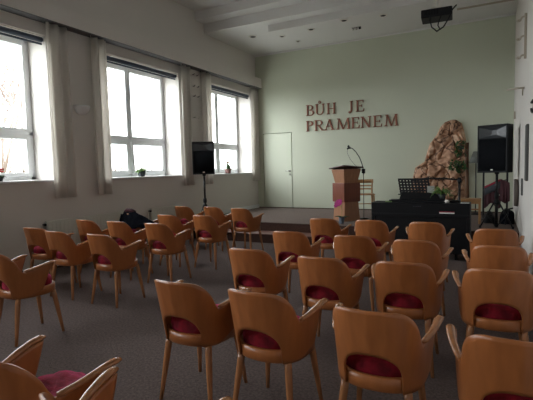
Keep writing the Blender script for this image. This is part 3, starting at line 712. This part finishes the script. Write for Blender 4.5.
# ------------------------------------------------------------------ wooden chair on the stage
root = empty('wooden_chair', (-2.52, 9.42, STZ), R(200), 'plain light wooden side chair on the stage behind the lectern', 'chair')
MB().box(-.2, .2, -.19, .2, .425, .45).build('seat', M['pine'], root, bevel=.012)
for sx in (-1, 1):
    MB().tube([(sx * .17, .17, .43), (sx * .19, .20, 0)], [.019, .014], 8).build('leg', M['pine'], root, smooth=True)
    MB().tube([(sx * .18, -.22, 0), (sx * .165, -.17, .44), (sx * .17, -.20, .60), (sx * .185, -.24, .75)], [.014, .019, .018, .014], 8).build('leg', M['pine'], root, smooth=True)
    MB().tube([(sx * .18, .18, .21), (sx * .175, -.2, .21)], .010, 8).build('stretcher', M['pine'], root, smooth=True)
MB().tube([(-.18, .18, .24), (.18, .18, .24)], .010, 8).build('stretcher', M['pine'], root, smooth=True)
b = MB(); b.grid(lambda u, v: (-.205 + .41 * u, -.238 - .03 * math.sin(math.pi * u), .675 + .08 * v), 10, 2); b.build('top_rail', M['pine'], root, smooth=True, solid=.016)
for z in (.53, .60):
    b = MB(); b.grid(lambda u, v: (-.175 + .35 * u, -.195 - .3 * (z - .56) - .02 * math.sin(math.pi * u), z + .03 * v), 10, 1); b.build('back_slat', M['pine'], root, smooth=True, solid=.012)

# ------------------------------------------------------------------ digital piano on the floor before the stage
root = empty('digital_piano', (-.985, 6.62, 0), 0, 'black digital piano standing on the floor in front of the stage', 'piano')
W = .69
MB().box(-W, W, 0, .36, .62, .83).build('keyboard_case', M['piano'], root, bevel=.006)
MB().box(-W, -W + .045, .0, .36, 0, .62).build('side_panel', M['piano'], root, bevel=.004)
MB().box(W - .045, W, .0, .36, 0, .62).build('side_panel', M['piano'], root, bevel=.004)
MB().box(-W + .045, W - .045, .02, .04, .10, .62).build('rear_panel', M['piano'], root, bevel=.003)
MB().box(-W + .0, W - .0, -.006, .0, .66, .672).build('ridge', M['black'], root)
MB().box(-.45, W - .14, .12, .33, .83, .862).build('top_ledge', M['piano'], root, bevel=.004)
b = MB(); b.prism([(-.31, .862), (.29, .862), (.235, .955), (.10, .975), (-.27, .985)], .19, .21); b.build('music_desk', M['piano'], root, bevel=.004)
b = MB()
for k in range(5): b.box(-.075 + k * .024, -.075 + k * .024 + .016, -.003, .001, .775, .788)
b.build('brand_mark', M['greycloth'], root)
tag(MB().box(.29, .49, -.008, .0, .683, .70).build('sticker', M['white_key'], root), None); COL.objects[-1]['label'] = 'white and red label strip'
MB().box(.29, .49, -.008, .0, .70, .714).build('sticker', M['redtrim'], root)
for sx in (-1, 1): MB().box(sx * .5 - .012, sx * .5 + .012, .1, .3, .0, .62).build('inner_brace', M['piano'], root)
# perforated music stand
root = empty('music_stand', (-1.10, 7.02, 0), 0, 'black perforated music stand behind the piano', 'music stand')
b = MB(); mt = Matrix.Translation((0, 0, 0))
cols, rows, x0, x1, z0, z1 = 9, 5, -.225, .215, .945, 1.165
# desk with square holes, built bar by bar, slightly skewed by its tilt
def mp(x, z): return (x - (z - z0) * .22 + .02, (z - z0) * .35, z)
def barq(xa, xb, za, zb): b.bm.faces.new([b.bm.verts.new(mp(*q)) for q in ((xa, za), (xb, za), (xb, zb), (xa, zb))])
cw = (x1 - x0) / cols; rh = (z1 - z0) / rows
for r in range(rows + 1):
    zz = z0 + r * rh; barq(x0 - .012, x1 + .012, zz - .014, zz + .014)
for c in range(cols + 1):
    xx = x0 + c * cw
    for r in range(rows): barq(xx - .015, xx + .015, z0 + r * rh + .014, z0 + (r + 1) * rh - .014)
b.build('perforated_desk', M['black'], root, solid=.003)
MB().box(-.24, .24, -.05, .0, .925, .94).build('lower_lip', M['black'], root)
MB().tube([(0, .02, .35), (0, .02, .98)], .012, 8).build('pole', M['blackmetal'], root, smooth=True)
for k in range(3):
    a = R(90 + 120 * k); kk = .03 if math.sin(a) < 0 else .2
    MB().tube([(0, .02, .38), (math.cos(a) * .2, .02 + math.sin(a) * (.02 if math.sin(a) < 0 else .02), .01)], .008, 6).build('leg', M['blackmetal'], root, smooth=True)
# things on the piano
tag(MB().box(-1.475, -1.385, 6.68, 6.74, .832, .848).build('book', M['greenbook'], bevel=.003), 'small green book lying on the left end of the piano', 'book')
root = empty('picture_card', (-.845, 6.88, .864), R(3), 'grey upright card beside the spider plant on the piano', 'card')
MB().box(-.05, .05, 0, .006, .0, .205, Matrix.Rotation(R(-8), 4, 'X')).build('card', M['photo'], root)
MB().box(-.01, .01, .02, .06, 0, .06).build('foot', M['black'], root)
root = empty('spider_plant', (-.69, 6.87, .864), 0, 'green spider plant standing on the black piano', 'plant')
MB().lathe([(.045, 0), (.05, .03), (.06, .09), (.052, .09), (.05, .075)], n=18).build('pot', M['pot_dark'], root, smooth=True)
b = MB()
for k in range(70):
    a = random.random() * 6.28; up = random.uniform(.9, 2.6); leaf(b, (math.cos(a) * .02, math.sin(a) * .02, .08), (math.cos(a), math.sin(a), up), random.uniform(.20, .32), .009, random.uniform(.5, 1.1), 6)
b.build('leaves', M['leaf_light'], root, smooth=True, solid=.002)
tag(MB().lathe([(.02, 0), (.03, .01), (.032, .03), (.02, .045)], (-.60, 6.685, .831), 14).build('small_bowl', M['rail'], smooth=True), 'tiny pale round bowl on the piano beside the plant', 'bowl')
tag(MB().box(-.42, -.31, 6.65, 6.735, .831, .838).build('paper_stack', M['paper']), 'white paper lying on the right end of the piano', 'paper')

# boom microphone stand behind the piano
root = empty('boom_stand', (-.475, 7.25, 0), 0, 'black boom stand reaching left behind the piano', 'microphone stand')
MB().tube([(0, 0, .30), (0, 0, 1.14)], .018, 8).build('pole', M['blackmetal'], root, smooth=True)
MB().lathe([(.025, 1.10), (.03, 1.12), (.03, 1.16), (.02, 1.18)], n=12).build('clutch', M['black'], root, smooth=True)
MB().tube([(.02, 0, 1.14), (-.25, 0, 1.17), (-.48, .0, 1.17)], .012, 8).build('boom', M['blackmetal'], root, smooth=True)
MB().tube([(-.44, 0, 1.17), (-.58, 0, 1.155), (-.72, 0, 1.15)], [.026, .02, .02], 10).build('microphone', M['black'], root, smooth=True)
pts = [(-.4 + .4 * k / 14, -.02, 1.165 + .018 * math.sin(k * 1.9) - .0 * k) for k in range(15)]
MB().tube(pts, .005, 5).build('cable', M['black'], root, smooth=True)
for k in range(3):
    a = R(90 + 120 * k); MB().tube([(0, 0, .34), (math.cos(a) * .17, max(-.12, math.sin(a) * .17), .01)], .009, 6).build('leg', M['blackmetal'], root, smooth=True)

# ------------------------------------------------------------------ artificial rock
LEFT = [(.34, -1.80), (.46, -1.78), (.78, -1.71), (1.10, -1.65), (1.33, -1.60), (1.46, -1.40), (1.72, -1.33), (1.85, -1.29), (2.06, -1.13), (2.19, -1.08), (2.31, -.98), (2.355, -.84)]
RIGHT = [(.34, -.50), (1.05, -.51), (1.47, -.54), (1.90, -.55), (2.11, -.59), (2.27, -.64), (2.355, -.76)]
def interp(T, z):
    for (a, x), (c, y) in zip(T, T[1:]):
        if z <= c: return x + (y - x) * (z - a) / (c - a)
    return T[-1][1]
b = MB(); NU, NV = 84, 120; F = []
for j in range(NV + 1):
    z = .34 + 2.015 * j / NV; row = []
    xl, xr = interp(LEFT, z), interp(RIGHT, z)
    for i in range(NU + 1):
        u = i / NU; x = xl + (xr - xl) * u
        edge = (max(0, 1 - abs(2 * u - 1) ** 5)) ** .5 * (1 if z < 2.0 else max(0, 1 - ((z - 2.0) / .356) ** 4) ** .5)
        p = Vector((x * 3.2, z * 3.2, 2.2)); c = noise.cell(p * .9) if False else 0
        d = .16 + .10 * (1 - (z - .34) / 2) + .10 * noise.fractal(p * .6, .8, 2.0, 4) + .07 * abs(noise.noise(p * 1.3)) + .05 * noise.noise(p * 3)
        (d1, d2, _a, _b), _pts = noise.voronoi(Vector((x * 3.0 + .35 * noise.noise(p), 0, z * 3.0 + .35 * noise.noise(p + Vector((9, 3, 1))))), distance_metric='DISTANCE', exponent=2.5)
        d += .05 * (noise.cell(_pts[0] * 7.3) - .5) - (.05 * max(0, 1 - (d2 - d1) / .12))
        row.append((x, YB - .015 - max(.02, d) * edge, z))
    F.append([b.bm.verts.new(v) for v in row])
for j in range(NV):
    for i in range(NU): b.bm.faces.new([F[j][i], F[j][i + 1], F[j + 1][i + 1], F[j + 1][i]])
Bk = [[b.bm.verts.new((r[0].co.x, YB - .004, r[0].co.z)), b.bm.verts.new((r[-1].co.x, YB - .004, r[-1].co.z))] for r in F]
for j in range(NV):
    b.bm.faces.new([F[j][0], F[j + 1][0], Bk[j + 1][0], Bk[j][0]]); b.bm.faces.new([F[j][-1], F[j + 1][-1], Bk[j + 1][1], Bk[j][1]]); b.bm.faces.new([Bk[j][0], Bk[j + 1][0], Bk[j + 1][1], Bk[j][1]])
o = b.build('artificial_rock', M['rock'], smooth=False)
tag(o, 'tall reddish-brown artificial rock relief against the back wall', 'rock')
b = MB(); b.tube([(-.50, 9.98, STZ), (-.51, 9.98, 1.0), (-.52, 9.98, 1.45), (-.515, 9.98, 1.83)], [.045, .04, .042, .04], 10)
tag(b.build('wooden_post', M['oldwood'], smooth=True), 'brown wooden post standing at the right side of the rock', 'post')
def ivy(cx, cy, cz, w, h, n, label, trail=0):
    root = empty('trailing_plant', (cx, cy, cz), 0, label, 'plant', 'green trailing plants on the rock')
    b = MB(); random.seed(int(cz * 100))
    for k in range(n):
        a = random.random() * 6.28; r = random.random() ** .5
        p = (math.cos(a) * w * r, random.uniform(-.12, .0), math.sin(a) * h * r)
        leaf(b, p, (random.uniform(-1, 1), -random.random(), random.uniform(-1, .6)), random.uniform(.05, .09), .022, .4, 4)
    b.build('leaves', M['leaf'], root, smooth=True, solid=.002)
    b = MB(); b.tube([(0, 0, -h), (.02, -.03, 0), (-.01, -.04, h)], .006, 5); b.build('stem', M['oldwood'], root, smooth=True)
    MB().lathe([(.05, -.05), (.07, .03), (.06, .03)], (0, -.02, -.0), 14).build('pot', M['pot_dark'], root, smooth=True)
ivy(-.62, 9.90, 1.74, .12, .16, 60, 'upper leafy green plant at the right edge of the rock')
ivy(-.66, 9.88, 1.37, .17, .12, 80, 'lower leafy green plant at the right edge of the rock')

# ------------------------------------------------------------------ right corner: lamp, table, clothes, bags
root = empty('floor_lamp', (-.34, 9.92, STZ), 0, 'slim floor lamp with a grey cone shade behind the right loudspeaker', 'lamp')
MB().lathe([(.12, 0), (.12, .015), (.02, .03)], n=20).build('base', M['blackmetal'], root, smooth=True)
MB().tube([(0, 0, .02), (0, 0, 1.12)], .011, 8).build('pole', M['blackmetal'], root, smooth=True)
MB().lathe([(.14, 1.06), (.05, 1.30), (.045, 1.30), (.13, 1.06)], n=20).build('lamp_shade', M['lampshade'], root, smooth=True)
root = empty('side_table', (-.37, 8.42, STZ), R(2), 'small light wooden table between the piano and the right loudspeaker', 'table')
MB().box(-.17, .17, -.14, .14, .41, .435).build('tabletop', M['pine'], root, bevel=.005)
b = MB().box(-.15, .15, -.125, -.11, .35, .41).box(-.15, .15, .11, .125, .35, .41).box(-.15, -.135, -.11, .11, .35, .41).box(.135, .15, -.11, .11, .35, .41); b.build('apron', M['pine'], root)
for sx in (-1, 1):
    for sy in (-1, 1): MB().box(sx * .145 - .018, sx * .145 + .018, sy * .12 - .018, sy * .12 + .018, 0, .41).build('leg', M['pine'], root, bevel=.003)
MB().box(-.13, .13, -.125, -.105, .24, .265).build('stretcher', M['pine'], root)
root = empty('garment_rack', (.02, 9.08, STZ), 0, 'black upright stand with a crossbar in the right corner', 'stand')
for sx in (-.20, .19):
    MB().tube([(sx, 0, .02), (sx, 0, .92)], .017, 8).build('upright', M['blackmetal'], root, smooth=True)
    MB().box(sx - .02, sx + .02, -.18, .2, 0, .025).build('foot', M['blackmetal'], root)
MB().tube([(-.2, 0, .60), (.0, 0, .69), (.19, 0, .74)], .011, 8).build('crossbar', M['blackmetal'], root, smooth=True)
def garment(x0, x1, zt0, zt1, zb, m, name, label, yoff=-.035, rag=.05, trim=False):
    root = empty(name, (0, 9.08, STZ), 0, label, 'garment', 'dark garments hung on the stand')
    b = MB()
    b.grid(lambda u, v: (x0 + (x1 - x0) * u, yoff + .018 * math.sin(u * 19) * v - .01 * v, (zt0 + (zt1 - zt0) * u) - v * ((zt0 + (zt1 - zt0) * u) - zb - rag * math.sin(u * 7 + x0 * 9))), 24, 10)
    b.build('cloth', m, root, smooth=True, solid=.02)
    if trim:
        b = MB(); b.tube([(x0, yoff - .012, zt0), ((x0 + x1) / 2, yoff - .014, (zt0 + zt1) / 2), (x1, yoff - .012, zt1)], .018, 8); b.build('red_trim', M['redtrim'], root, smooth=True)
        b = MB(); b.grid(lambda u, v: (x0 + (x1 - x0) * u, yoff - .02 - .01 * v, (zt0 + (zt1 - zt0) * u) - .02 - .13 * v), 10, 3); b.build('grey_panel', M['greycloth'], root, smooth=True, solid=.008)
garment(-.16, .10, .60, .74, .26, M['maroon'], 'folded_jacket', 'maroon and grey jacket with a red top edge hanging on the stand', trim=True)
garment(.10, .245, .76, .69, .33, M['maroon'], 'hanging_coat', 'dark maroon coat hanging at the wall end of the stand', yoff=-.09, rag=.02)
# black bags and cases
def bag(x, y, z, w, d, h, label, seed, name='equipment_bag'):
    root = empty(name, (x, y, z), R(seed * 13 % 30 - 15) * .4, label, 'bag', 'black equipment bags in the right corner')
    b = MB()
    def fn(u, v):
        a = u * 2 * math.pi; f = v * math.pi / 2 * .98
        r = math.cos(f) ** .45; c, s = math.cos(a), math.sin(a); k = 1 + .12 * noise.noise(Vector((c * 1.5, s * 1.5, v * 2 + seed)))
        return (w / 2 * r * k * math.copysign(abs(c) ** .7, c), d / 2 * r * k * math.copysign(abs(s) ** .7, s), h * math.sin(f) * k)
    b.grid(fn, 28, 12); bmesh.ops.remove_doubles(b.bm, verts=b.bm.verts, dist=.0005)
    b.build('bag_body', M['navy'] if seed % 2 else M['black'], root, smooth=True)
    MB().tube([(-w * .2, 0, h * .9), (-w * .12, 0, h * 1.12), (w * .12, 0, h * 1.12), (w * .2, 0, h * .9)], .009, 6).build('handle', M['black'], root, smooth=True)
bag(.20, 8.62, STZ, .24, .46, .22, 'black bag on the stage floor under the hanging coats', 3)
bag(-.08, 8.62, STZ, .20, .36, .17, 'black bag on the stage floor beside the small table', 2)
bag(.19, 7.02, 0, .2, .42, .36, 'black bag on the hall floor between stage edge and right wall', 5)
root = empty('amplifier', (-.08, 7.18, 0), 0, 'low black amplifier box on the floor right of the piano', 'amplifier')
MB().box(-.14, .14, -.12, .2, 0, .36).build('cabinet', M['black'], root, bevel=.012)
MB().box(-.12, .12, -.128, -.12, .03, .28).build('grille', M['grille'], root)
MB().tube([(-.06, .04, .36), (-.05, .04, .385), (.05, .04, .385), (.06, .04, .36)], .008, 6).build('handle', M['black'], root, smooth=True)
root = empty('folded_stand', (.17, 8.3, STZ), 0, 'black folded stand with a short arm leaning by the right wall', 'stand')
MB().tube([(0, 0, .0), (.05, 0, .28)], .012, 8).build('pole', M['blackmetal'], root, smooth=True)
MB().tube([(-.03, 0, .19), (.04, -.02, .27), (.10, -.15, .30)], .013, 8).build('arm', M['blackmetal'], root, smooth=True)

# ------------------------------------------------------------------ sill plants
root = empty('potted_plant', (-5.86, 6.10, ZS), 0, 'small leafy plant in a dark pot on the sill of the middle window', 'plant')
MB().lathe([(.055, 0), (.06, .03), (.075, .105), (.068, .105), (.06, .09)], n=18).build('pot', M['pot_dark'], root, smooth=True)
b = MB(); random.seed(3)
for k in range(46):
    a = random.random() * 6.28; leaf(b, (math.cos(a) * .03, math.sin(a) * .03, .10), (math.cos(a), math.sin(a), random.uniform(.2, 1.6)), random.uniform(.06, .13), .018, random.uniform(.2, .9), 4)
b.build('leaves', M['leaf_light'], root, smooth=True, solid=.002)
root = empty('potted_cactus', (-5.86, 9.08, ZS), 0, 'cactus in a red-brown pot on the sill behind the tripod speaker', 'plant')
MB().lathe([(.06, 0), (.07, .03), (.085, .11), (.077, .11), (.07, .095)], n=18).build('pot', M['pot_red'], root, smooth=True)
for (x, y, h_, r_) in ((0, 0, .18, .05), (.0, .05, .13, .035), (.02, -.05, .14, .038)):
    b = MB(); prof = [(r_ * .7, .09), (r_, .09 + h_ * .3), (r_, .09 + h_ * .6), (r_ * .7, .09 + h_ * .75), (.005, .09 + h_ * .8)]; b.lathe(prof, (x, y, 0), 10); b.build('stem', M['leaf'], root)
MB().lathe([(.002, .20), (.03, .22), (.035, .25), (.005, .28)], (0, 0, .03), 10).build('bloom', M['oldwood'], root, smooth=True)
root = empty('potted_flower', (-5.86, 3.44, ZS), 0, 'red flowering plant on the sill at the left picture edge', 'plant')
MB().lathe([(.05, 0), (.055, .03), (.07, .06), (.062, .06), (.06, .05)], n=18).build('pot', M['pot_dark'], root, smooth=True)
b = MB()
for k in range(40):
    a = random.random() * 6.28; leaf(b, (math.cos(a) * .03, math.sin(a) * .03, .055), (math.cos(a), math.sin(a), random.uniform(.2, 1.4)), random.uniform(.06, .11), .018, .6, 4)
b.build('leaves', M['leaf'], root, smooth=True, solid=.002)
for k in range(7):
    a = random.random() * 6.28; c = Vector((math.cos(a) * .05, math.sin(a) * .05, .13 + random.random() * .04)); b = MB()
    for q in range(5):
        t_ = R(72 * q); b.lathe([(.003, -.003), (.014, 0), (.003, .004)], c + Vector((math.cos(t_) * .014, math.sin(t_) * .014, 0)), 7, Vector((.8, -.5, .6)))
    b.build('flower', M['red'], root, smooth=True)

# ------------------------------------------------------------------ outside the windows
tag(MB().box(-60, XL - .55, -30, 45, -1.2, -1.0).build('outdoor_ground', M['grass']), 'pale ground outside the windows', 'ground', kind='structure')
b = MB(); random.seed(11)
for k in range(5200):
    y = random.uniform(0, 30); x = random.uniform(-20, -14); h_ = random.uniform(2.2, 3.7); w_ = .03; dx, dy = random.uniform(-.2, .2), random.uniform(-.25, .25)
    b.bm.faces.new([b.bm.verts.new(p) for p in [(x, y - w_, -1), (x, y + w_, -1), (x + dx, y + dy, -1 + h_)]])
tag(b.build('reed_bank', M['reed']), 'dry brown reeds growing outside the windows', 'reeds', kind='stuff')
def tree(x, y, h_, seed, label):
    random.seed(seed); b = MB()
    root = tag(empty('bare_tree', (x, y, -1)), label, 'tree', 'bare trees outside the windows')
    tw = MB()
    def grow(p, d, L, r, dep):
        q = p + d * L; (b if dep > 3 else tw).tube([p, q], [r, r * .7], 5, cap=False)
        if dep == 0: return
        for k in range(3 if dep > 1 else 4):
            nd = (d + Vector((random.uniform(-1, 1), random.uniform(-1, 1), random.uniform(-.3, .7))) * .62).normalized(); grow(q, nd, L * random.uniform(.62, .84), r * .68, dep - 1)
    grow(Vector((0, 0, 0)), Vector((0, 0, 1)), h_ * .27, .14, 6)
    b.build('trunk', M['bark'], root); tw.build('twigs', M['bark'], root)
tree(-22, 13.2, 9, 5, 'bare tree showing through the leftmost window')
tree(-23, 21.0, 9, 9, 'bare tree showing through the middle window')
